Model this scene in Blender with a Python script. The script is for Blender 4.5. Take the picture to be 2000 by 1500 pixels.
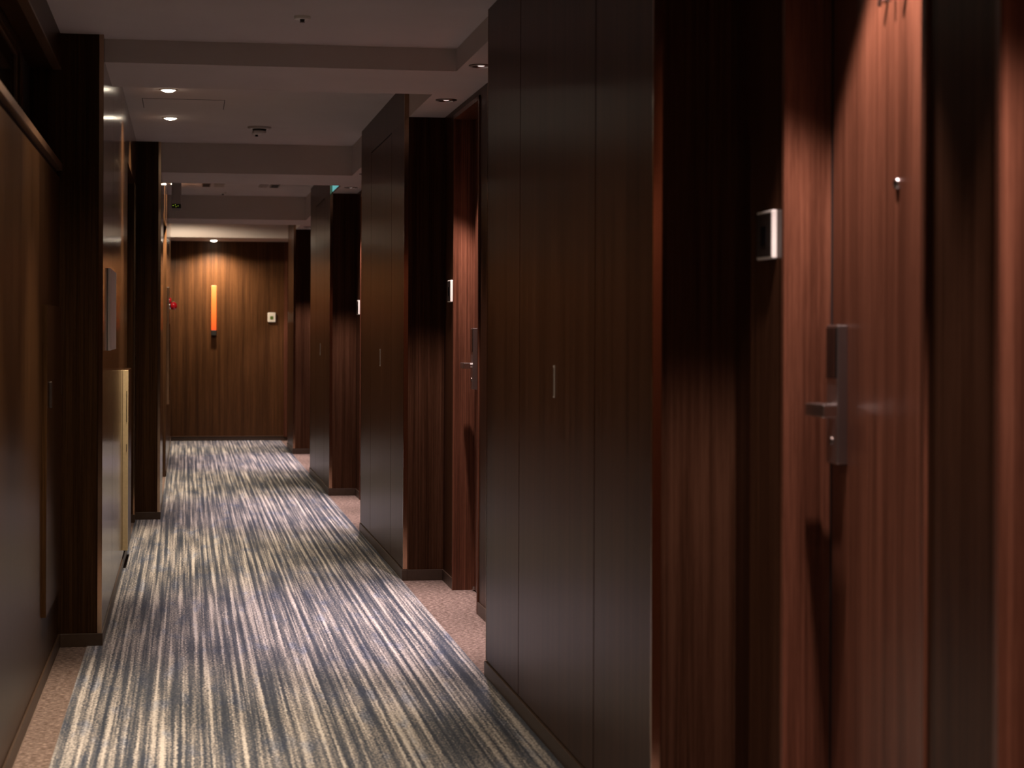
import bpy, bmesh, math, random
from mathutils import Vector, Matrix
random.seed(7)
S = bpy.context.scene
C = S.collection
for o in list(bpy.data.objects):
    bpy.data.objects.remove(o)

# ------------------------------------------------------------------ camera, world, exposure
F_PX, YAW, Y_HOR, ROLL, EYE = 3769.1, 0.1675, 648.23, 0.0038, 1.3
cd = bpy.data.cameras.new('camera')
cam = bpy.data.objects.new('camera', cd)
C.objects.link(cam)
cd.sensor_width = 36.0
cd.lens = F_PX / 2000.0 * 36.0
cd.shift_y = -(750.0 - Y_HOR) / 2000.0
cd.clip_start, cd.clip_end = 0.05, 100
cam.matrix_world = (Matrix.Translation((0, 0, EYE)) @ Matrix.Rotation(-YAW, 4, 'Z')
                    @ Matrix.Rotation(math.pi / 2, 4, 'X') @ Matrix.Rotation(ROLL, 4, 'Z'))
cd.dof.use_dof = True
cd.dof.focus_distance = 9.6
cd.dof.aperture_fstop = 5.0
S.camera = cam

w = bpy.data.worlds.new('world')
S.world = w
w.use_nodes = True
w.node_tree.nodes['Background'].inputs[0].default_value = (0, 0, 0, 1)
w.node_tree.nodes['Background'].inputs[1].default_value = 0.0

S.view_settings.view_transform = 'Standard'
S.view_settings.look = 'None'
S.view_settings.gamma = 1.0
S.view_settings.use_curve_mapping = False
S.view_settings.exposure = 0.0
S.cycles.max_bounces = 8
S.cycles.diffuse_bounces = 4
S.cycles.glossy_bounces = 3
S.cycles.caustics_reflective = False
S.cycles.caustics_refractive = False

P_DOWN, P_END, P_ALC = 350.0, 165.0, 150.0
COL_DOWN = (1.0, 0.81, 0.60)
COL_ALC = (1.0, 0.80, 0.79)

# ------------------------------------------------------------------ plan of the corridor (metres, camera at x=0 y=0)
XR, XT, XA, XD = 1.122, 1.1445, 1.333, 1.431          # block face, block core / tray edge, alcove wall, door leaf
X0, XL1, XL2 = -0.511, -0.337, -0.171                 # left wall: near stretch, middle stretch, far stretch
YB, YE = -3.0, 23.03
TOP = 2.72
BLOCKS = [(-0.72, 1.95), (4.58, 7.20), (10.02, 12.51), (15.28, 17.67), (20.49, 21.6)]
BEAMS = [(2.96, 3.78, 2.42), (8.23, 9.05, 2.42), (13.51, 14.46, 2.39), (18.78, 19.65, 2.375)]
ALC = [(1.95, 4.58), (7.20, 10.02), (12.51, 15.28), (17.67, 20.49)]
ZT1, ZT2, ZT3 = 2.517, 2.596, 2.60

# ------------------------------------------------------------------ materials
def newmat(name):
    m = bpy.data.materials.new(name)
    m.use_nodes = True
    nt = m.node_tree
    b = nt.nodes['Principled BSDF']
    return m, nt, b

def N(nt, t, **kw):
    n = nt.nodes.new(t)
    for k, v in kw.items():
        setattr(n, k, v)
    return n

def ramp(nt, stops, interp='LINEAR'):
    r = N(nt, 'ShaderNodeValToRGB')
    r.color_ramp.interpolation = interp
    e = r.color_ramp.elements
    while len(e) > 1:
        e.remove(e[-1])
    e[0].position, e[0].color = stops[0][0], (*stops[0][1], 1)
    for p, c in stops[1:]:
        x = e.new(p)
        x.color = (*c, 1)
    return r

def plain(name, col, rough=0.5, metal=0.0, spec=0.5, noise=0.0, nscale=40):
    m, nt, b = newmat(name)
    b.inputs['Roughness'].default_value = rough
    b.inputs['Metallic'].default_value = metal
    b.inputs['Specular IOR Level'].default_value = spec
    tc = N(nt, 'ShaderNodeTexCoord')
    nz = N(nt, 'ShaderNodeTexNoise')
    nz.inputs['Scale'].default_value = nscale
    nz.inputs['Detail'].default_value = 3
    nt.links.new(tc.outputs['Object'], nz.inputs['Vector'])
    k = max(noise, 0.02)
    r = ramp(nt, [(0.3, tuple(c * (1 - k) for c in col)), (0.7, tuple(min(1, c * (1 + k)) for c in col))])
    nt.links.new(nz.outputs['Fac'], r.inputs['Fac'])
    nt.links.new(r.outputs['Color'], b.inputs['Base Color'])
    return m

def emis(name, col, strength):
    m, nt, b = newmat(name)
    b.inputs['Base Color'].default_value = (*[min(1, c) for c in col], 1)
    b.inputs['Emission Color'].default_value = (*col, 1)
    b.inputs['Emission Strength'].default_value = strength
    return m

def wood(name, dark, mid, light, rough=0.30, coat=0.0, coatr=0.16, bump=0.25, off=0.0, ior=1.15):
    """straight-grained veneer: fine vertical lines, lacquered"""
    m, nt, b = newmat(name)
    L = nt.links
    tc = N(nt, 'ShaderNodeTexCoord')
    mp = N(nt, 'ShaderNodeMapping')
    mp.inputs['Location'].default_value = (off, off * 1.7, 0)
    mp.inputs['Scale'].default_value = (1, 1, 0.012)
    L.new(tc.outputs['Object'], mp.inputs['Vector'])
    g1 = N(nt, 'ShaderNodeTexNoise')            # fine grain
    g1.inputs['Scale'].default_value = 130
    g1.inputs['Detail'].default_value = 4
    g1.inputs['Roughness'].default_value = 0.65
    L.new(mp.outputs['Vector'], g1.inputs['Vector'])
    g2 = N(nt, 'ShaderNodeTexNoise')            # broad bands of the veneer leaves
    g2.inputs['Scale'].default_value = 22
    g2.inputs['Detail'].default_value = 2
    L.new(mp.outputs['Vector'], g2.inputs['Vector'])
    mp2 = N(nt, 'ShaderNodeMapping')
    mp2.inputs['Scale'].default_value = (1, 1, 0.05)
    L.new(tc.outputs['Object'], mp2.inputs['Vector'])
    g3 = N(nt, 'ShaderNodeTexNoise')            # short pores
    g3.inputs['Scale'].default_value = 420
    g3.inputs['Detail'].default_value = 2
    L.new(mp2.outputs['Vector'], g3.inputs['Vector'])
    a = N(nt, 'ShaderNodeMath', operation='MULTIPLY')
    a.inputs[1].default_value = 0.62
    L.new(g1.outputs['Fac'], a.inputs[0])
    a2 = N(nt, 'ShaderNodeMath', operation='MULTIPLY_ADD')
    a2.inputs[1].default_value = 0.38
    L.new(g2.outputs['Fac'], a2.inputs[0])
    L.new(a.outputs[0], a2.inputs[2])
    a3 = N(nt, 'ShaderNodeMath', operation='MULTIPLY_ADD')
    a3.inputs[1].default_value = 0.16
    L.new(g3.outputs['Fac'], a3.inputs[0])
    L.new(a2.outputs[0], a3.inputs[2])
    r = ramp(nt, [(0.44, dark), (0.57, mid), (0.70, light)])
    L.new(a3.outputs[0], r.inputs['Fac'])
    L.new(r.outputs['Color'], b.inputs['Base Color'])
    b.inputs['Roughness'].default_value = rough
    b.inputs['IOR'].default_value = ior
    b.inputs['Coat Weight'].default_value = coat
    b.inputs['Coat Roughness'].default_value = coatr
    bp = N(nt, 'ShaderNodeBump')
    bp.inputs['Strength'].default_value = bump
    bp.inputs['Distance'].default_value = 0.0006
    L.new(a3.outputs[0], bp.inputs['Height'])
    L.new(bp.outputs['Normal'], b.inputs['Normal'])
    L.new(bp.outputs['Normal'], b.inputs['Coat Normal'])
    return m

M = {}
M['wood'] = wood('dark_walnut_veneer', (0.024, 0.0095, 0.0048), (0.043, 0.0175, 0.0088), (0.068, 0.029, 0.0150))
M['wood_left'] = wood('brown_walnut_veneer', (0.019, 0.0080, 0.0031), (0.034, 0.0152, 0.0060), (0.056, 0.0255, 0.0104), rough=0.30, ior=1.14, off=3.1)
M['door'] = wood('red_walnut_door_veneer', (0.056, 0.0185, 0.0095), (0.098, 0.034, 0.018), (0.162, 0.059, 0.032), rough=0.32, ior=1.35, off=6.3)
M['gloss'] = wood('lacquered_walnut_veneer', (0.034, 0.0150, 0.0062), (0.066, 0.030, 0.0125), (0.112, 0.052, 0.023), rough=0.15, ior=1.5, bump=0.4, off=3.1)
M['end'] = wood('end_wall_walnut_veneer', (0.034, 0.0132, 0.0042), (0.062, 0.0245, 0.0080), (0.105, 0.043, 0.0147), rough=0.4, ior=1.3, off=9.2)
M['base'] = plain('baseboard_brown', (0.052, 0.030, 0.019), 0.42, noise=0.1)
M['gap'] = plain('joint_black', (0.006, 0.004, 0.003), 0.7)
M['bronze'] = plain('polished_bronze', (0.42, 0.29, 0.20), 0.13, metal=1.0)
M['steel'] = plain('satin_steel', (0.55, 0.50, 0.47), 0.24, metal=1.0)
M['steel_dark'] = plain('dark_satin_metal', (0.16, 0.125, 0.11), 0.36, metal=1.0)
M['steel_lock'] = plain('brushed_lock_steel', (0.36, 0.31, 0.29), 0.34, metal=1.0)
M['black_glass'] = plain('black_reader_glass', (0.006, 0.006, 0.006), 0.12)
M['black'] = plain('black_plastic', (0.012, 0.011, 0.010), 0.5)
M['white'] = plain('off_white_plastic', (0.74, 0.69, 0.62), 0.35)
M['grey'] = plain('warm_grey_plastic', (0.42, 0.38, 0.36), 0.5)
M['greyplate'] = plain('pale_grey_aluminium', (0.50, 0.44, 0.41), 0.38, metal=0.25)
M['ceil'] = plain('ceiling_paint', (0.60, 0.545, 0.53), 0.8, noise=0.03, nscale=3)
M['beam'] = plain('beam_paint', (0.56, 0.50, 0.47), 0.8, noise=0.03, nscale=3)
M['plaque'] = plain('matt_pale_plaque', (0.62, 0.54, 0.50), 0.75, spec=0.1)
M['cream'] = plain('cream_edge_band', (0.72, 0.56, 0.32), 0.45, noise=0.06, nscale=60)
M['lip'] = plain('brown_rail_lacquer', (0.11, 0.058, 0.032), 0.3, noise=0.15)
M['glass'] = plain('dark_window_glass', (0.004, 0.004, 0.004), 0.05)
M['red'] = plain('red_lamp_plastic', (0.62, 0.012, 0.022), 0.15)
M['green'] = plain('green_display', (0.10, 0.16, 0.03), 0.3)
M['lens'] = emis('downlight_glow', (1.0, 0.86, 0.66), 30.0)
M['lens_alc'] = emis('spot_glow', (1.0, 0.84, 0.78), 1.3)
M['teal'] = emis('teal_glow', (0.12, 0.42, 0.42), 0.85)
M['led'] = emis('green_led', (0.55, 0.75, 0.05), 1.0)

def sconce_mat():
    m, nt, b = newmat('orange_glow_acrylic')
    tc = N(nt, 'ShaderNodeTexCoord')
    sx = N(nt, 'ShaderNodeSeparateXYZ')
    nt.links.new(tc.outputs['Object'], sx.inputs[0])
    mr = N(nt, 'ShaderNodeMapRange')
    mr.inputs['From Min'].default_value = 1.30
    mr.inputs['From Max'].default_value = 1.84
    nt.links.new(sx.outputs['Z'], mr.inputs['Value'])
    r = ramp(nt, [(0.0, (0.85, 0.05, 0.010)), (0.3, (1.0, 0.13, 0.018)), (0.65, (1.0, 0.26, 0.05)), (1.0, (1.0, 0.56, 0.16))])
    nt.links.new(mr.outputs[0], r.inputs['Fac'])
    nt.links.new(r.outputs['Color'], b.inputs['Emission Color'])
    b.inputs['Base Color'].default_value = (0.30, 0.07, 0.015, 1)
    b.inputs['Emission Strength'].default_value = 0.9
    b.inputs['Roughness'].default_value = 0.3
    return m
M['sconce'] = sconce_mat()

def carpet_runner_mat():
    m, nt, b = newmat('striped_carpet')
    L = nt.links
    tc = N(nt, 'ShaderNodeTexCoord')
    wn_ = N(nt, 'ShaderNodeTexNoise')            # tufts wander sideways: ragged stripe edges
    wn_.noise_dimensions = '2D'
    wn_.inputs['Scale'].default_value = 85
    wn_.inputs['Detail'].default_value = 2
    L.new(tc.outputs['Object'], wn_.inputs['Vector'])
    ws = N(nt, 'ShaderNodeVectorMath', operation='SUBTRACT')
    L.new(wn_.outputs['Color'], ws.inputs[0])
    ws.inputs[1].default_value = (0.5, 0.5, 0.5)
    wm = N(nt, 'ShaderNodeVectorMath', operation='MULTIPLY_ADD')
    L.new(ws.outputs[0], wm.inputs[0])
    wm.inputs[1].default_value = (0.014, 0.0, 0.0)
    L.new(tc.outputs['Object'], wm.inputs[2])
    def nz(sx, sy, detail, rough=0.5, loc=0.0):
        mp = N(nt, 'ShaderNodeMapping')
        mp.inputs['Scale'].default_value = (sx, sy, 1)
        mp.inputs['Location'].default_value = (loc, loc * 0.7, 0)
        L.new(wm.outputs[0], mp.inputs['Vector'])
        t = N(nt, 'ShaderNodeTexNoise')
        t.noise_dimensions = '2D'
        t.inputs['Scale'].default_value = 1.0
        t.inputs['Detail'].default_value = detail
        t.inputs['Roughness'].default_value = rough
        L.new(mp.outputs['Vector'], t.inputs['Vector'])
        return t.outputs['Fac']
    def ma(x, k, add):
        n = N(nt, 'ShaderNodeMath', operation='MULTIPLY_ADD')
        L.new(x, n.inputs[0])
        n.inputs[1].default_value = k
        if isinstance(add, (int, float)):
            n.inputs[2].default_value = add
        else:
            L.new(add, n.inputs[2])
        return n.outputs[0]
    stripes = nz(52, 0.36, 2.0, 0.6)              # long yarn stripes
    stripes2 = nz(120, 0.8, 1.0, 0.5, 11)         # finer ones between
    patch = nz(9, 1.1, 2.0, 0.6, 5)              # drifting patches
    speck = nz(115, 75, 3.0, 0.8, 3)            # tufts
    v = ma(stripes, 0.90, -0.89)
    v = ma(stripes2, 0.50, v)
    v = ma(patch, 0.28, v)
    v = ma(speck, 1.10, v)                       # mean about 0.5
    sx = N(nt, 'ShaderNodeSeparateXYZ')          # regular yarn rows
    L.new(wm.outputs[0], sx.inputs[0])
    sm = N(nt, 'ShaderNodeMath', operation='MULTIPLY')
    L.new(sx.outputs['X'], sm.inputs[0])
    sm.inputs[1].default_value = 6.2832 / 0.036
    sn = N(nt, 'ShaderNodeMath', operation='SINE')
    L.new(sm.outputs[0], sn.inputs[0])
    v = ma(sn.outputs[0], 0.075, v)
    r = ramp(nt, [(0.30, (0.022, 0.030, 0.050)), (0.42, (0.055, 0.066, 0.090)),
                  (0.52, (0.130, 0.125, 0.128)), (0.63, (0.310, 0.280, 0.264)), (0.78, (0.55, 0.508, 0.475))])
    L.new(v, r.inputs['Fac'])
    # some of the dark runs are bluer
    blue = nz(12, 2.6, 2.0, 0.6, 21)
    br = ramp(nt, [(0.55, (0, 0, 0)), (0.72, (1, 1, 1))])
    L.new(blue, br.inputs['Fac'])
    mx = N(nt, 'ShaderNodeMix', data_type='RGBA', blend_type='MULTIPLY')
    L.new(br.outputs['Color'], mx.inputs['Factor'])
    L.new(r.outputs['Color'], mx.inputs['A'])
    mx.inputs['B'].default_value = (0.66, 0.76, 0.95, 1)
    L.new(mx.outputs['Result'], b.inputs['Base Color'])
    b.inputs['Roughness'].default_value = 0.95
    b.inputs['Specular IOR Level'].default_value = 0.1
    b.inputs['Sheen Weight'].default_value = 0.25
    b.inputs['Sheen Roughness'].default_value = 0.5
    bp = N(nt, 'ShaderNodeBump')
    bp.inputs['Strength'].default_value = 0.9
    bp.inputs['Distance'].default_value = 0.004
    L.new(speck, bp.inputs['Height'])
    L.new(bp.outputs['Normal'], b.inputs['Normal'])
    return m
M['runner'] = carpet_runner_mat()

def border_mat():
    m, nt, b = newmat('brown_loop_carpet')
    L = nt.links
    tc = N(nt, 'ShaderNodeTexCoord')
    mp = N(nt, 'ShaderNodeMapping')
    mp.inputs['Scale'].default_value = (50, 120, 1)
    L.new(tc.outputs['Object'], mp.inputs['Vector'])
    t = N(nt, 'ShaderNodeTexNoise')
    t.inputs['Scale'].default_value = 1
    t.inputs['Detail'].default_value = 3
    t.inputs['Roughness'].default_value = 0.7
    L.new(mp.outputs['Vector'], t.inputs['Vector'])
    r = ramp(nt, [(0.36, (0.050, 0.033, 0.027)), (0.5, (0.135, 0.094, 0.079)), (0.64, (0.31, 0.228, 0.20))])
    L.new(t.outputs['Fac'], r.inputs['Fac'])
    L.new(r.outputs['Color'], b.inputs['Base Color'])
    b.inputs['Roughness'].default_value = 0.95
    b.inputs['Specular IOR Level'].default_value = 0.1
    bp = N(nt, 'ShaderNodeBump')
    bp.inputs['Strength'].default_value = 0.8
    bp.inputs['Distance'].default_value = 0.003
    L.new(t.outputs['Fac'], bp.inputs['Height'])
    L.new(bp.outputs['Normal'], b.inputs['Normal'])
    return m
M['border'] = border_mat()

# ------------------------------------------------------------------ mesh helpers
def box_bm(bm, x0, x1, y0, y1, z0, z1, bev=0.0):
    r = bmesh.ops.create_cube(bm, size=1.0)
    vs = r['verts']
    for v in vs:
        v.co = Vector(((x0 + x1) / 2 + v.co.x * (x1 - x0), (y0 + y1) / 2 + v.co.y * (y1 - y0), (z0 + z1) / 2 + v.co.z * (z1 - z0)))
    if bev > 0:
        es = list({e for v in vs for e in v.link_edges})
        bmesh.ops.bevel(bm, geom=es, offset=bev, segments=2, profile=0.5, affect='EDGES')

def lathe_bm(bm, prof, cx, cy, cz, seg=24, axis='Z', cap0=False, cap1=False):
    rings = []
    for r, h in prof:
        ring = []
        for i in range(seg):
            a = 2 * math.pi * i / seg
            c, s = r * math.cos(a), r * math.sin(a)
            p = {'Z': (cx + c, cy + s, cz + h), 'X': (cx + h, cy + c, cz + s), 'Y': (cx + s, cy + h, cz + c)}[axis]
            ring.append(bm.verts.new(p))
        rings.append(ring)
    for a, b in zip(rings, rings[1:]):
        for i in range(seg):
            bm.faces.new((a[i], a[(i + 1) % seg], b[(i + 1) % seg], b[i]))
    if cap0:
        bm.faces.new(rings[0][::-1])
    if cap1:
        bm.faces.new(rings[-1])

def obj(name, bm, mat, parent=None, smooth=False):
    bmesh.ops.recalc_face_normals(bm, faces=bm.faces[:])
    me = bpy.data.meshes.new(name)
    bm.to_mesh(me)
    bm.free()
    me.materials.append(M[mat] if isinstance(mat, str) else mat)
    if smooth:
        for p in me.polygons:
            p.use_smooth = True
    o = bpy.data.objects.new(name, me)
    C.objects.link(o)
    if parent:
        o.parent = parent
        o.matrix_parent_inverse = parent.matrix_world.inverted()
    return o

def box(name, x0, x1, y0, y1, z0, z1, mat, parent=None, bev=0.0):
    bm = bmesh.new()
    box_bm(bm, x0, x1, y0, y1, z0, z1, bev)
    return obj(name, bm, mat, parent)

def lathe(name, prof, c, mat, parent=None, seg=24, axis='Z', cap0=False, cap1=False, smooth=True):
    bm = bmesh.new()
    lathe_bm(bm, prof, *c, seg=seg, axis=axis, cap0=cap0, cap1=cap1)
    return obj(name, bm, mat, parent, smooth)

def thing(name, loc, label, cat, group=None, kind=None):
    o = bpy.data.objects.new(name, None)
    o.empty_display_size = 0.05
    o.location = loc
    o.matrix_world = Matrix.Translation(loc)
    C.objects.link(o)
    o['label'] = label
    o['category'] = cat
    if group:
        o['group'] = group
    if kind:
        o['kind'] = kind
    return o

def tag(o, label, cat, group=None, kind=None):
    o['label'] = label
    o['category'] = cat
    if group:
        o['group'] = group
    if kind:
        o['kind'] = kind
    return o

def dup(root, delta, label, parts=True):
    """copy a thing with its parts and sub-parts, moved by delta"""
    r = root.copy()
    C.objects.link(r)
    r.matrix_world = Matrix.Translation(delta) @ root.matrix_world
    r['label'] = label
    def rec(src, dst):
        for ch in list(src.children):
            c = ch.copy()
            C.objects.link(c)
            c.parent = dst
            c.matrix_parent_inverse = ch.matrix_parent_inverse.copy()
            rec(ch, c)
    rec(root, r)
    return r

# ------------------------------------------------------------------ floor
fl = tag(box('floor', -0.95, 1.80, YB, YE + 0.15, -0.06, 0.0, 'border'), 'brown loop-pile carpet floor of the hotel corridor', 'floor', kind='structure')
bm = bmesh.new()
pts = [(-0.395, YB), (1.116, YB), (1.116, YE), (XL2, YE), (XL2, 13.463), (XL1, 13.463), (XL1, 8.108), (-0.395, 8.108)]
lo = [bm.verts.new((x, y, 0.0)) for x, y in pts]
hi = [bm.verts.new((x, y, 0.004)) for x, y in pts]
bm.faces.new(hi)
for i in range(len(pts)):
    j = (i + 1) % len(pts)
    bm.faces.new((lo[i], lo[j], hi[j], hi[i]))
tag(obj('carpet_runner', bm, 'runner'), 'long cream and navy striped carpet running down the corridor', 'carpet')

# ------------------------------------------------------------------ ceiling
ce = thing('ceiling', (0.3, 10, 2.5), 'dim painted ceiling stepped into trays by cross beams', 'ceiling', kind='structure')
ce_parts = [(YB, 2.96, ZT1), (3.78, 8.23, ZT1), (9.05, 13.51, ZT2), (14.46, 18.78, ZT3), (19.65, 22.09, ZT3)]
for y0, y1, z in ce_parts:
    box('tray_panel', -0.9, XT, y0, y1, z, TOP + 0.1, 'ceil', ce)
for y0, y1, z in BEAMS:
    box('ceiling_beam', -0.9, 1.75, y0, y1, z, TOP + 0.1, 'beam', ce)
for (a0, a1), (b0, b1, z) in zip(ALC, BEAMS):
    box('alcove_soffit', XT, 1.75, a0, b0, z, TOP + 0.1, 'beam', ce)
    box('alcove_soffit', XT, 1.75, b1, a1, z, TOP + 0.1, 'beam', ce)
box('end_soffit', -0.9, 1.75, 22.09, YE + 0.1, 2.355, TOP + 0.1, 'beam', ce)
box('back_soffit', XT, 1.75, YB, -0.72, 2.42, TOP + 0.1, 'beam', ce)
box('end_soffit', XT, 1.75, 21.6, 22.09, 2.375, TOP + 0.1, 'beam', ce)

# ------------------------------------------------------------------ right wall: panelled blocks between alcoves
wr = thing('wall_right', (1.3, 10, 0), 'dark walnut panelled right wall stepping in and out between door alcoves', 'wall', kind='structure')
GAP = 0.004
def block_panels(y0, y1, cuts, dtop):
    """cuts: seam positions; dtop: top of the flush shaft door between the two seams (None = full height)"""
    zt = TOP
    ys = [y0 + 0.007] + list(cuts) + [y1 - 0.004]
    for i in range(len(ys) - 1):
        p0, p1 = ys[i] + (GAP if i else 0), ys[i + 1] - (GAP if i < len(ys) - 2 else 0)
        if i == 1 and dtop:
            box('shaft_door_panel', XR, XT - 0.004, p0, p1, 0.062, dtop - GAP, 'wood', wr, 0.0015)
            box('panel', XR, XT - 0.004, p0 - 2 * GAP, p1 + 2 * GAP, dtop + GAP, zt, 'wood', wr, 0.0015)
        elif dtop and i in (0, 2):
            box('panel', XR, XT - 0.004, p0, p1, 0.062, dtop + GAP, 'wood', wr, 0.0015)
            q0, q1 = (p0, p1 + GAP - 0.0005 + 0.0) if i == 0 else (p0 - GAP + 0.0005, p1)
            box('panel', XR, XT - 0.004, p0, p1, dtop + GAP, zt, 'wood', wr)
        else:
            box('panel', XR, XT - 0.004, p0, p1, 0.062, zt, 'wood', wr, 0.0015)
CUTS = {0: ((0.0, 1.2), None, 0.6), 1: ((5.254, 6.481), None, 5.85), 2: ((10.655, 11.84), 2.398, 11.254),
        3: ((15.86, 16.93), 2.39, 16.345), 4: ((20.9, 21.3), None, None)}
for i, (y0, y1) in enumerate(BLOCKS):
    box('block_core', XT, 1.75, y0, y1, 0, TOP, 'wood', wr)
    box('joint_backing', XT - 0.003, XT, y0 + 0.008, y1 - 0.008, 0.0, TOP, 'gap', wr)
    cuts, dtop, pull = CUTS[i]
    block_panels(y0, y1, cuts, dtop)
    # polished corner strips at the panel ends
    box('corner_strip', XR - 0.001, XT + 0.0005, y0 - 0.0025, y0 + 0.006, 0.060, TOP, 'bronze', wr, 0.001)
    box('corner_strip', XR - 0.001, XT + 0.0005, y1 - 0.003, y1 + 0.002, 0.060, TOP, 'bronze', wr, 0.001)
    if pull:
        pl = box('recessed_pull', XR - 0.0025, XR + 0.004, pull - 0.010, pull + 0.010, 1.097, 1.197, 'greyplate', wr, 0.001)
        box('pull_slot', XR - 0.003, XR - 0.0022, pull - 0.006, pull + 0.006, 1.103, 1.191, 'steel_dark', pl)
box('outer_wall', 1.75, 1.85, YB, YE + 0.1, 0, TOP + 0.1, 'wood', wr)
box('alcove_panel', XA, 1.75, 21.6, YE, 0, TOP, 'wood', wr)
box('near_pier', XA, 1.75, YB, -0.72, 0, TOP, 'wood', wr)

DOOR_W = 0.815
DOORS = []           # (y_far, z_soffit)
for (a0, a1), (b0, b1, z) in zip(ALC, BEAMS):
    far = a1 - 0.405
    DOORS.append((far, z, a0, a1))
JAMB = 0.022
for far, z, a0, a1 in DOORS:
    n1 = far - DOOR_W
    f2 = n1 - 0.35
    n2 = f2 - DOOR_W
    for q0, q1 in ((far + JAMB, a1), (f2 + JAMB, n1 - JAMB), (a0, n2 - JAMB)):
        box('alcove_panel', XA, 1.75, q0, q1, 0, z + 0.05, 'wood', wr, 0.001)
    for q0, q1 in ((n1 - JAMB, far + JAMB), (n2 - JAMB, f2 + JAMB)):
        box('door_header', XA, 1.75, q0, q1, z - 0.030, z + 0.05, 'wood', wr)

# baseboards of the right side
br_ = thing('baseboard_right', (1.1, 10, 0), 'low dark brown baseboard along the right wall and its alcoves', 'baseboard', kind='structure')
BH = 0.057
for (y0, y1) in BLOCKS:
    box('baseboard_run', XR - 0.006, XT, y0 - 0.006, y1 + 0.006, 0, BH, 'base', br_, 0.0015)
    box('baseboard_run', XT, XA, y0 - 0.006, y0, 0, BH, 'base', br_, 0.0012)
    box('baseboard_run', XT, XA, y1, y1 + 0.006, 0, BH, 'base', br_, 0.0012)
for far, z, a0, a1 in DOORS:
    n1 = far - DOOR_W
    f2 = n1 - 0.35
    n2 = f2 - DOOR_W
    for q0, q1 in ((far + JAMB + 0.001, a1 - 0.006), (f2 + JAMB, n1 - JAMB), (a0 + 0.006, n2 - JAMB)):
        box('baseboard_run', XA - 0.006, XA, q0, q1, 0, BH, 'base', br_, 0.0012)

# ------------------------------------------------------------------ doors in the alcoves
def text_mesh(txt, size, depth):
    cu = bpy.data.curves.new('digits', 'FONT')
    cu.body = txt
    cu.size = size
    cu.extrude = depth
    cu.align_x = 'CENTER'
    o = bpy.data.objects.new('digits', cu)
    C.objects.link(o)
    dg = bpy.context.evaluated_depsgraph_get()
    me = bpy.data.meshes.new_from_object(o.evaluated_get(dg))
    bpy.data.objects.remove(o)
    return me

def make_door(idx, far, z, label, number=None):
    near = far - DOOR_W
    d = thing('door_%d' % idx, (XD, (near + far) / 2, 0), label, 'door', kind='structure')
    zh = z - 0.030
    px = XA - 0.007
    box('jamb', px, 1.60, far, far + JAMB, 0, zh, 'door', d, 0.0012)
    box('jamb', px, 1.60, near - JAMB, near, 0, zh, 'door', d, 0.0012)
    box('head', px, 1.60, near - JAMB, far + JAMB, zh - 0.022, zh, 'door', d, 0.0012)
    leaf = box('door_leaf', XD, XD + 0.045, near + 0.003, far - 0.026, 0.006, zh - 0.026, 'door', d, 0.002)
    box('door_stop', XD + 0.046, XD + 0.06, near, far, 0.0, zh - 0.02, 'gap', d)
    box('floor_closer', XD - 0.008, XD + 0.002, far - 0.05, far - 0.02, 0.004, 0.022, 'steel', d, 0.002)
    box('gap_shade_fill', XD + 0.004, XD + 0.045, far - 0.025, far - 0.0005, 0.0, zh - 0.02, 'gap', d)  # solid black filler: shade of the open door gap put in as colour
    # card lock
    yl0, yl1 = far - 0.128, far - 0.055
    lk = box('lock_plate', XD - 0.024, XD + 0.001, yl0, yl1, 1.012, 1.318, 'steel_lock', d, 0.003)
    box('card_reader', XD - 0.0262, XD - 0.0232, yl0 + 0.005, yl1 - 0.004, 1.200, 1.312, 'black_glass', lk, 0.001)
    lathe('key_cylinder', [(0.010, 0.0), (0.010, -0.004), (0.006, -0.005)], (XD - 0.0235, (yl0 + yl1) / 2, 1.062), 'steel_dark', lk, 16, 'X', cap1=True)
    bm = bmesh.new()
    yc = (yl0 + yl1) / 2
    lathe_bm(bm, [(0.014, -0.020), (0.014, -0.056)], XD, yc, 1.132, 16, 'X')
    box_bm(bm, XD - 0.080, XD - 0.047, yc - 0.105, yc + 0.018, 1.117, 1.146, 0.003)
    obj('lever_handle', bm, 'steel', lk)
    # spy hole
    lathe('peephole', [(0.012, 0.0), (0.012, -0.004), (0.008, -0.0075), (0.005, -0.005)], (XD, near + 0.39, 1.605), 'steel', d, 20, 'X', cap1=True)
    if number:
        for k, ch in enumerate(number):
            me = text_mesh(ch, 0.075, 0.003)
            me.materials.append(M['steel'])
            o = bpy.data.objects.new('room_digit', me)
            C.objects.link(o)
            o.matrix_world = Matrix.Translation((XD - 0.014, near + 0.455 - k * 0.050, 1.978)) @ Matrix.Rotation(-math.pi / 2, 4, 'Z') @ Matrix.Rotation(math.pi / 2, 4, 'X')
            mw = o.matrix_world.copy()
            o.parent = d
            o.matrix_parent_inverse = d.matrix_world.inverted()
            o.matrix_world = mw
            lathe('digit_pin', [(0.003, 0), (0.003, -0.012)], (XD, near + 0.455 - k * 0.050, 1.99), 'steel', o, 8, 'X')
    return d

DL = [('reddish walnut room door with silver lever lock, nearest the camera at far right', 'reddish walnut door frame at the very right edge of the picture'),
      ('reddish walnut room door with lever lock in the second alcove', 'reddish walnut room door hidden behind the big right panel block'),
      ('walnut room door in the third alcove, far side', 'walnut room door in the third alcove, near side hidden by panel block'),
      ('walnut room door in the farthest right alcove, far side', 'walnut room door in the farthest right alcove, near side')]
k = 1
for (far, z, a0, a1), (la, lb) in zip(DOORS, DL):
    make_door(k, far, z, la, '717' if k == 1 else None)
    make_door(k + 1, far - DOOR_W - 0.35, z, lb)
    k += 2

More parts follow.
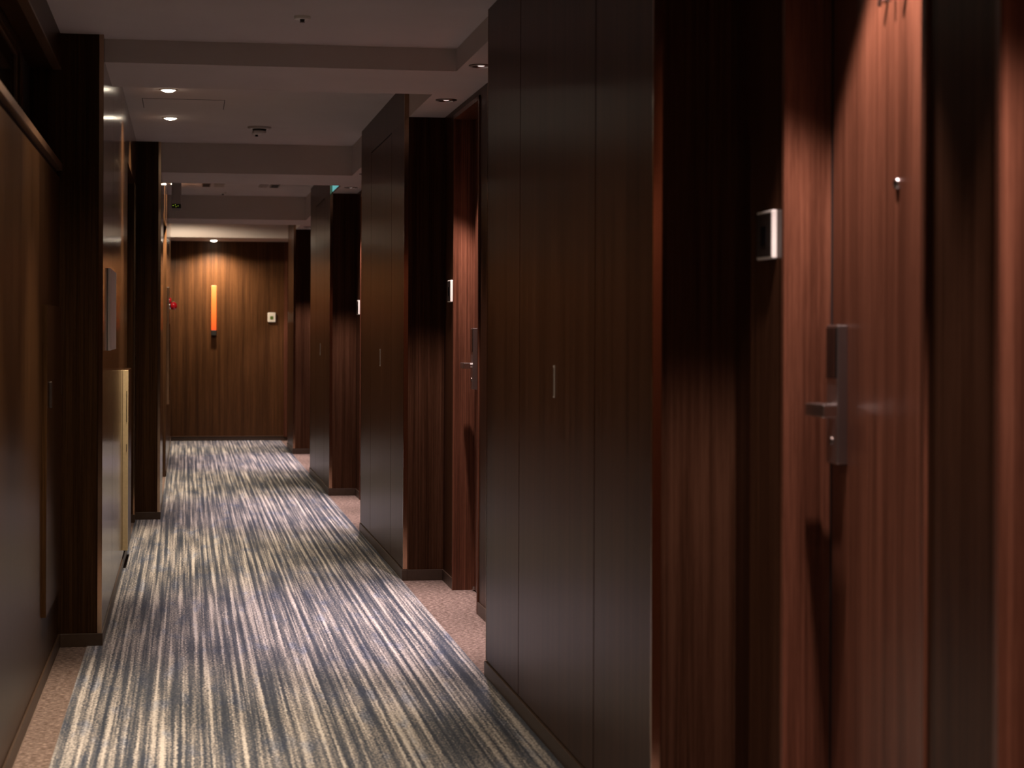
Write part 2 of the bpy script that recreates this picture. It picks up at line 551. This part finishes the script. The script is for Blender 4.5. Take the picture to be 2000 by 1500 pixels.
# ------------------------------------------------------------------ end and back walls
we = thing('wall_end', (0.5, YE, 0), 'walnut veneer wall closing the far end of the corridor', 'wall', kind='structure')
box('end_panel', -0.9, 1.75, YE, YE + 0.12, 0.0, TOP, 'end', we)
box('corner_frame', 1.150, 1.19, YE - 0.02, YE, 0.045, 2.355, 'door', we)
be = box('baseboard_end', XL2, 1.19, YE - 0.008, YE, 0, 0.052, 'base')
tag(be, 'thin brown baseboard under the far end wall', 'baseboard', kind='structure')
box('top_bead', XL2, 1.19, YE - 0.011, YE - 0.002, 0.052, 0.060, 'lip', be)
wb = tag(box('wall_back', -0.95, 1.85, YB - 0.1, YB, 0, TOP + 0.1, 'wood'), 'walnut wall closing the corridor behind the viewpoint', 'wall', kind='structure')

# ------------------------------------------------------------------ left wall
wl = thing('wall_left', (-0.6, 10, 0), 'dark walnut left wall with stepped columns and recessed doors', 'wall', kind='structure')
XB = -0.85
for q0, q1 in ((YB, -0.4), (-0.396, 2.2), (2.204, 4.8), (4.804, 8.108)):
    box('panel', -0.80, X0, q0, q1, 0.0, 1.925, 'wood_left', wl, 0.0015)
box('shadow_gap', -0.80, X0 - 0.012, YB, 8.108, 1.925, 1.953, 'gap', wl)
box('ledge_rail', -0.80, X0 + 0.010, YB, 8.108, 1.953, 1.982, 'lip', wl, 0.002)
box('niche_back', -0.80, -0.632, YB, 8.108, 1.982, 2.372, 'gap', wl)
box('upper_fascia', -0.80, X0, YB, 8.108, 2.372, TOP, 'wood_left', wl)
box('fascia_lip', X0 - 0.03, X0 + 0.004, YB, 8.108, 2.366, 2.376, 'lip', wl)
box('outer_wall', -0.95, -0.80, YB, YE + 0.1, 0, TOP + 0.1, 'wood_left', wl)
# first column and the glossy side behind it
box('column_face', -0.80, XL1 - 0.018, 8.108, 8.20, 0, TOP, 'wood_left', wl)
box('column_core', -0.80, XL1 - 0.018, 8.20, 11.45, 0, TOP, 'gap', wl)
box('corner_strip', XL1 - 0.018, XL1 + 0.001, 8.106, 8.114, 0.055, TOP, 'bronze', wl, 0.001)
for q0, q1 in ((8.115, 9.228), (9.234, 10.36), (10.366, 11.45)):
    box('panel', XL1 - 0.018, XL1, q0, q1, 0.060, TOP, 'gloss', wl, 0.0012)
# recessed left door and its header
box('recess_header', -0.80, XL1, 11.45, 13.29, 2.28, TOP, 'gloss', wl)
box('recess_back', -0.80, -0.475, 11.45, 13.29, 0, 2.28, 'wood_left', wl)
# second column
box('column_face', -0.80, XL1, 13.29, 13.463, 0, TOP, 'wood_left', wl)
box('corner_strip', XL1 - 0.010, XL1 + 0.001, 13.284, 13.291, 0.055, 2.28, 'bronze', wl)
box('column_core', -0.80, XL2 - 0.018, 13.463, 14.95, 0, TOP, 'wood_left', wl)
box('corner_strip', XL2 - 0.018, XL2 + 0.001, 13.461, 13.470, 0.055, TOP, 'bronze', wl, 0.001)
box('panel', XL2 - 0.018, XL2, 13.471, 14.95, 0.06, TOP, 'gloss', wl)
box('recess_header', -0.80, XL2, 14.95, 17.42, 2.215, TOP, 'gloss', wl)
box('recess_back', -0.80, -0.30, 14.95, 17.42, 0, 2.215, 'wood_left', wl)
box('panel', -0.80, XL2, 17.42, YE, 0.0, TOP, 'gloss', wl)
bl = thing('baseboard_left', (-0.5, 8, 0), 'low dark brown baseboard along the left wall and columns', 'baseboard', kind='structure')
BW = 0.055
box('baseboard_run', X0, X0 + 0.008, YB, 8.108, 0, BW, 'base', bl, 0.0015)
box('baseboard_run', X0 + 0.008, XL1 + 0.005, 8.100, 8.108, 0, BW, 'base', bl, 0.0012)
box('baseboard_run', XL1 - 0.018, XL1 + 0.005, 8.108, 11.45, 0, BW, 'base', bl, 0.0012)
box('baseboard_run', -0.475, XL1 + 0.005, 13.282, 13.29, 0, BW, 'base', bl, 0.0012)
box('baseboard_run', XL1, XL2 + 0.005, 13.455, 13.463, 0, BW, 'base', bl, 0.0012)
box('baseboard_run', XL2 - 0.018, XL2 + 0.005, 13.463, 14.95, 0, BW, 'base', bl, 0.0012)
box('baseboard_run', XL2, XL2 + 0.005, 17.42, YE - 0.01, 0, BW, 'base', bl, 0.0012)

# left room doors in the recesses
for nm, xd, q0, q1, zh, lab in (('door_9', -0.468, 11.50, 13.27, 2.27, 'dark walnut double door recessed in the left wall before the second column'),
                                ('door_10', -0.293, 15.0, 17.38, 2.205, 'dark walnut double door recessed in the left wall beyond the second column')):
    d = thing(nm, (xd, (q0 + q1) / 2, 0), lab, 'door', kind='structure')
    mid = (q0 + q1) / 2
    for a, b_ in ((q0, mid - 0.002), (mid + 0.002, q1)):
        lf = box('door_leaf', xd - 0.006, xd + 0.006, a, b_, 0.006, zh, 'wood_left', d, 0.0015)
    bm = bmesh.new()
    lathe_bm(bm, [(0.012, 0.0), (0.012, 0.045)], xd + 0.006, q1 - 0.09, 1.12, 14, 'X')
    box_bm(bm, xd + 0.045, xd + 0.064, q1 - 0.20, q1 - 0.075, 1.110, 1.130, 0.003)
    obj('lever_handle', bm, 'steel', d)

# transom window in the niche above the near left wall
wn = thing('window_1', (-0.632, 6.2, 1.982), 'dark framed transom window in the niche high on the near left wall', 'window', kind='structure')
for nm, a in (('frame_bar', (7.36, 7.46, 1.984, 2.362)), ('frame_bar', (4.3, 7.36, 2.325, 2.362)), ('frame_bar', (4.3, 7.36, 1.984, 2.01))):
    box(nm, -0.632, -0.606, a[0], a[1], a[2], a[3], 'wood_left', wn, 0.002)
box('pane', -0.632, -0.624, 4.3, 7.36, 2.01, 2.325, 'glass', wn)
box('glazing_bead', -0.624, -0.618, 7.345, 7.36, 2.01, 2.325, 'lip', wn)
box('glazing_bead', -0.624, -0.618, 4.3, 7.345, 2.317, 2.325, 'lip', wn)

# overlay service hatches
h = thing('service_hatch', (X0, 7.55, 0.26), 'tall brown service hatch door on the near left wall', 'hatch')
box('hatch_leaf', X0 + 0.0005, X0 + 0.0175, 7.15, 7.96, 0.262, 1.392, 'wood_left', h, 0.0015)
box('edge_band', X0 + 0.0005, X0 + 0.018, 7.144, 7.150, 0.262, 1.392, 'wood_left', h)
box('pull_handle', X0 + 0.0175, X0 + 0.030, 7.238, 7.252, 1.015, 1.112, 'steel_dark', h, 0.003)
box('latch_plate', X0 + 0.0005, X0 + 0.016, 7.985, 8.045, 1.04, 1.125, 'steel_dark', h, 0.002)
h = thing('service_hatch', (XL1, 11.0, 0.10), 'low service hatch with bright cream edge on the left wall', 'hatch')
box('hatch_leaf', XL1 + 0.0005, XL1 + 0.028, 10.732, 11.40, 0.100, 1.083, 'wood_left', h, 0.0015)
eb = box('edge_band', XL1 + 0.0005, XL1 + 0.0295, 10.720, 10.732, 0.100, 1.083, 'cream', h, 0.001)
box('key_slot', XL1 + 0.020, XL1 + 0.0230, 10.7190, 10.7202, 0.80, 0.97, 'black', eb)
box('key_slot', XL1 + 0.020, XL1 + 0.0230, 10.7190, 10.7202, 0.64, 0.68, 'black', eb)

# pale wall plaque on the first column's side
p = thing('wall_plaque', (XL1, 9.0, 1.21), 'pale grey rectangular plaque on the side of the first left column', 'plaque')
box('plaque_board', XL1 + 0.001, XL1 + 0.012, 8.58, 9.34, 1.212, 1.572, 'plaque', p, 0.002)
box('plaque_spacer', XL1, XL1 + 0.001, 8.62, 9.30, 1.25, 1.53, 'black', p)

# fire call cabinet with the red lamp
h = thing('fire_call_cabinet', (XL2, 18.4, 0.62), 'slim fire call cabinet with a red lamp far down the left wall', 'cabinet')
box('cabinet_body', XL2 + 0.0005, XL2 + 0.022, 18.02, 18.80, 0.62, 1.70, 'lip', h, 0.003)
box('cabinet_door', XL2 + 0.022, XL2 + 0.027, 18.06, 18.76, 0.66, 1.36, 'wood_left', h, 0.001)
lathe('lamp_socket', [(0.030, 0.0), (0.030, 0.012)], (XL2 + 0.022, 18.25, 1.53), 'steel', h, 20, 'X', cap1=True)
lathe('red_lamp', [(0.028, 0.0), (0.036, 0.012), (0.038, 0.03), (0.030, 0.046), (0.015, 0.056), (0.001, 0.058)], (XL2 + 0.034, 18.25, 1.53), 'red', h, 24, 'X', cap1=True)
lathe('call_button', [(0.030, 0.0), (0.030, 0.012), (0.018, 0.018)], (XL2 + 0.022, 18.10, 1.575), 'red', h, 20, 'X', cap1=True)

# ------------------------------------------------------------------ bell plates beside the doors
def bell_plate(yc, z0, label):
    t = thing('bell_plate', (XA, yc, z0), label, 'bell plate', 'bell plates beside the right-hand doors')
    box('plate', XA - 0.013, XA, yc - 0.060, yc + 0.060, z0, z0 + 0.112, 'white', t, 0.003)
    box('inset', XA - 0.0145, XA - 0.0125, yc - 0.055, yc + 0.055, z0 + 0.006, z0 + 0.106, 'steel_dark', t, 0.001)
    box('display', XA - 0.0155, XA - 0.0142, yc - 0.020, yc + 0.020, z0 + 0.032, z0 + 0.076, 'black_glass', t)
    return t
b0 = bell_plate(4.31, 1.470, 'white bell plate on the dark wall beside the nearest door')
dup(b0, (0, 5.43, -0.020), 'white bell plate beside the door in the second alcove')
dup(b0, (0, 10.72, -0.040), 'white bell plate beside the door in the third alcove')

t = thing('room_control_plate', (1.005, YE, 1.40), 'white plate with a small green display on the far end wall', 'wall plate')
box('plate', 0.957, 1.050, YE - 0.014, YE, 1.405, 1.517, 'white', t, 0.004)
box('display', 0.986, 1.022, YE - 0.0155, YE - 0.0138, 1.437, 1.475, 'green', t)

# orange lamp on the end wall
t = thing('wall_sconce', (0.326, YE, 1.246), 'slim vertical glowing orange lamp on the far end wall', 'wall lamp')
box('light_bar', 0.296, 0.356, YE - 0.040, YE - 0.006, 1.306, 1.834, 'sconce', t, 0.004)
box('base_cap', 0.295, 0.357, YE - 0.042, YE, 1.246, 1.306, 'black', t, 0.003)
box('back_plate', 0.302, 0.350, YE - 0.006, YE, 1.306, 1.830, 'steel_dark', t)

# ------------------------------------------------------------------ ceiling fixtures
def spot(name, loc, parent, energy, col, size, blend, radius, aim=None):
    ld = bpy.data.lights.new(name, 'SPOT')
    ld.energy = energy
    ld.color = col
    ld.spot_size = math.radians(size)
    ld.spot_blend = blend
    ld.shadow_soft_size = radius
    o = bpy.data.objects.new(name, ld)
    C.objects.link(o)
    o.matrix_world = Matrix.Translation(loc)
    mw = o.matrix_world.copy()
    if aim is not None:
        d = (Vector(aim) - Vector(loc)).normalized()
        mw = Matrix.Translation(loc) @ d.to_track_quat('-Z', 'Y').to_matrix().to_4x4()
    o.parent = parent
    o.matrix_parent_inverse = parent.matrix_world.inverted()
    o.matrix_world = mw
    return o

def downlight(x, y, z, label, power, spill=0.16, wide=140):
    t = thing('downlight', (x, y, z), label, 'downlight', 'round downlights along the left of the ceiling')
    lathe('trim_ring', [(0.048, 0.0), (0.048, -0.003), (0.040, -0.005), (0.036, -0.002), (0.035, 0.0)], (x, y, z), 'white', t, 28)
    lathe('lamp_lens', [(0.035, -0.0005), (0.034, -0.006), (0.026, -0.011), (0.012, -0.0135), (0.001, -0.014)], (x, y, z), 'lens', t, 28, cap1=True)
    spot('lamp_light', (x, y, z - 0.045), t, power, COL_DOWN, 56, 1.0, 0.03)
    spot('spill_light', (x, y, z - 0.045), t, power * spill, COL_DOWN, wide, 0.9 if wide < 150 else 0.15, 0.03)
    return t
XLGT = -0.097
for y, z, lab in ((0.0, ZT1, 'round downlight in the ceiling over the viewpoint'),
                  (1.39, ZT1, 'round downlight just ahead of the viewpoint, above the frame'),
                  (5.27, ZT1, 'round downlight above the frame, first of the pair over the near left wall'),
                  (6.66, ZT1, 'round downlight above the frame, second of the pair over the near left wall'),
                  (10.542, ZT2, 'glowing round downlight nearer the camera in the middle ceiling tray'),
                  (11.934, ZT2, 'glowing round downlight behind the hatch in the middle ceiling tray'),
                  (15.81, ZT3, 'round downlight hidden above the second cross beam'),
                  (17.30, ZT3, 'round downlight behind the small hanging grey box'),
                  (21.30, ZT3, 'round downlight in the last ceiling tray, lighting the end soffit')):
    downlight(XLGT, y, z, lab, P_DOWN, 0.11 if y > 21 else 0.17, 174 if y > 21 else 140)
t = thing('downlight', (0.319, 22.73, 2.355), 'glowing downlight on the soffit right above the orange wall lamp', 'downlight', 'round downlights along the left of the ceiling')
lathe('trim_ring', [(0.052, 0.0), (0.052, -0.003), (0.043, -0.005), (0.039, -0.002), (0.038, 0.0)], (0.319, 22.73, 2.355), 'white', t, 28)
lathe('lamp_lens', [(0.038, -0.0005), (0.036, -0.008), (0.026, -0.015), (0.012, -0.018), (0.001, -0.0185)], (0.319, 22.73, 2.355), 'lens', t, 28, cap1=True)
spot('lamp_light', (0.319, 22.73, 2.310), t, P_END, COL_DOWN, 150, 1.0, 0.03)

def alcove_spot(x, y, z, label, k=1.0):
    t = thing('alcove_spotlight', (x, y, z), label, 'spotlight', 'recessed spotlights over the room doors')
    lathe('trim_ring', [(0.052, 0.0), (0.052, -0.003), (0.043, -0.006), (0.038, -0.006)], (x, y, z), 'steel_dark', t, 28)
    lathe('reflector', [(0.038, -0.006), (0.030, -0.001), (0.016, -0.0006)], (x, y, z), 'steel', t, 28)
    lathe('lamp_lens', [(0.016, -0.0006), (0.012, -0.003), (0.001, -0.004)], (x, y, z), 'lens_alc', t, 20, cap1=True)
    spot('lamp_light', (x, y, z - 0.012), t, P_ALC * k, COL_ALC, 72, 0.4, 0.02)
    spot('beam_light', (x, y, z - 0.012), t, P_ALC * 2.4 * k, COL_ALC, 44, 1.0, 0.02, aim=(0.82, y, 0.0))
ASP = [(1.23, 3.75, 2.42, 'recessed spotlight above the frame over the nearest door'),
       (1.23, 2.58, 2.42, 'recessed spotlight above the frame over the right-edge door'),
       (1.237, 9.247, 2.42, 'recessed spotlight in the second alcove soffit, farther of its pair'),
       (1.221, 8.027, 2.42, 'recessed spotlight half hidden by the big right panel block'),
       (1.23, 14.62, 2.39, 'small recessed spotlight in the third alcove soffit'),
       (1.23, 13.35, 2.39, 'recessed spotlight in the third alcove, hidden behind the middle panel block'),
       (1.24, 19.95, 2.375, 'tiny recessed spotlight in the farthest alcove soffit'),
       (1.24, 18.70, 2.375, 'recessed spotlight in the farthest alcove, hidden behind the third panel block')]
for a in ASP:
    alcove_spot(*a)

alcove_spot(1.225, 22.42, 2.355, 'recessed spotlight beside the end wall, hidden behind the last panel block', 0.45)

def sprinkler(x, y, z, label, r=0.032):
    t = thing('sprinkler', (x, y, z), label, 'sprinkler', 'flush sprinkler heads in the ceiling')
    lathe('escutcheon', [(r, 0.0), (r, -0.010), (r * 0.8, -0.012), (r * 0.35, -0.012)], (x, y, z), 'white', t, 24)
    lathe('frame_post', [(r * 0.30, -0.011), (r * 0.26, -0.020), (r * 0.18, -0.022)], (x, y, z), 'black', t, 16)
    lathe('deflector', [(0.001, -0.022), (r * 0.32, -0.022), (r * 0.32, -0.024), (0.001, -0.024)], (x, y, z), 'steel_dark', t, 16)
sprinkler(0.44, 7.494, ZT1, 'small round sprinkler in the near ceiling tray')
sprinkler(0.453, 12.74, ZT2, 'small round sprinkler just behind the smoke detector')
sprinkler(0.34, 18.35, ZT3, 'small round sprinkler in the third ceiling tray')

t = thing('smoke_detector', (0.457, 12.36, ZT2), 'round smoke detector with dark slots on the middle ceiling tray', 'smoke detector')
lathe('base_ring', [(0.075, 0.0), (0.075, -0.008), (0.060, -0.013)], (0.457, 12.36, ZT2), 'grey', t, 32)
lathe('slot_band', [(0.046, -0.012), (0.040, -0.026)], (0.457, 12.36, ZT2), 'black', t, 32)
lathe('dome', [(0.060, -0.013), (0.046, -0.014)], (0.457, 12.36, ZT2), 'white', t, 32)
lathe('cap', [(0.044, -0.026), (0.042, -0.036), (0.020, -0.042), (0.001, -0.043)], (0.457, 12.36, ZT2), 'grey', t, 32, cap1=True)

# access hatch in the middle tray
t = thing('ceiling_hatch', (-0.02, 11.19, ZT2), 'square access hatch outlined by a thin dark joint in the middle tray', 'hatch')
hx0, hx1, hy0, hy1 = -0.246, 0.214, 10.96, 11.425
box('hatch_panel', hx0 + 0.004, hx1 - 0.004, hy0 + 0.004, hy1 - 0.004, ZT2 - 0.002, ZT2 + 0.001, 'ceil', t)
for a in ((hx0, hx0 + 0.004, hy0, hy1), (hx1 - 0.004, hx1, hy0, hy1), (hx0, hx1, hy1 - 0.006, hy1), (hx0, hx1, hy0, hy0 + 0.006)):
    box('joint', *a, ZT2 - 0.0012, ZT2 + 0.0005, 'gap', t)

# air grilles in the third tray
for x0, x1, mat, lab in ((0.138, 0.214, 'black', 'leftmost square dark ceiling grille in the third tray'),
                         (0.241, 0.340, 'grey', 'second grey ceiling grille from the left in the third tray'),
                         (0.644, 0.720, 'grey', 'third grey ceiling grille from the left in the third tray'),
                         (0.742, 0.822, 'black', 'rightmost square dark ceiling grille in the third tray')):
    t = thing('ceiling_grille', ((x0 + x1) / 2, 17.4, ZT3), lab, 'air grille', 'small ceiling grilles in the third tray')
    bm = bmesh.new()
    for a in ((x0, x1, 17.22, 17.24), (x0, x1, 17.56, 17.58), (x0, x0 + 0.008, 17.24, 17.56), (x1 - 0.008, x1, 17.24, 17.56)):
        box_bm(bm, *a, ZT3 - 0.006, ZT3 + 0.001)
    obj('grille_frame', bm, 'grey' if mat == 'grey' else 'steel_dark', t)
    box('duct_back', x0 + 0.008, x1 - 0.008, 17.24, 17.56, ZT3 - 0.001, ZT3 + 0.001, 'black', t)
    for q in range(6):
        yy = 17.262 + q * 0.054
        box('louvre', x0 + 0.008, x1 - 0.008, yy, yy + (0.030 if mat == 'grey' else 0.012), ZT3 - 0.005, ZT3 - 0.003, mat, t)

# small hanging grey box with green indicator
t = thing('hanging_sign_box', (-0.07, 14.75, 2.21), 'small grey box with green indicator lights hanging at the left ceiling', 'sign box')
box('housing', -0.108, -0.036, 14.60, 14.90, 2.245, 2.42, 'grey', t, 0.003)
box('hanger', -0.080, -0.064, 14.68, 14.82, 2.42, ZT3, 'grey', t)
box('indicator_strip', -0.106, -0.038, 14.602, 14.898, 2.212, 2.245, 'black', t, 0.002)
for q, (dx, dz) in enumerate(((0.010, 0.020), (0.026, 0.026), (0.032, 0.012), (0.046, 0.018))):
    lathe('indicator_led', [(0.0022, 0.0), (0.0016, -0.002)], (-0.106 + dx, 14.602, 2.212 + dz), 'led', t, 10, 'Y', cap1=True)

# plain teal emissive panel on the tray side above the third alcove
t = thing('teal_glow_panel', (XT, 14.85, 2.42), 'teal glowing panel on the ceiling step above the third alcove', 'lit sign')
box('frame', XT - 0.006, XT, 14.49, 15.24, 2.395, 2.596, 'steel_dark', t)
box('light_panel', XT - 0.009, XT - 0.006, 14.495, 15.235, 2.400, 2.592, 'teal', t)
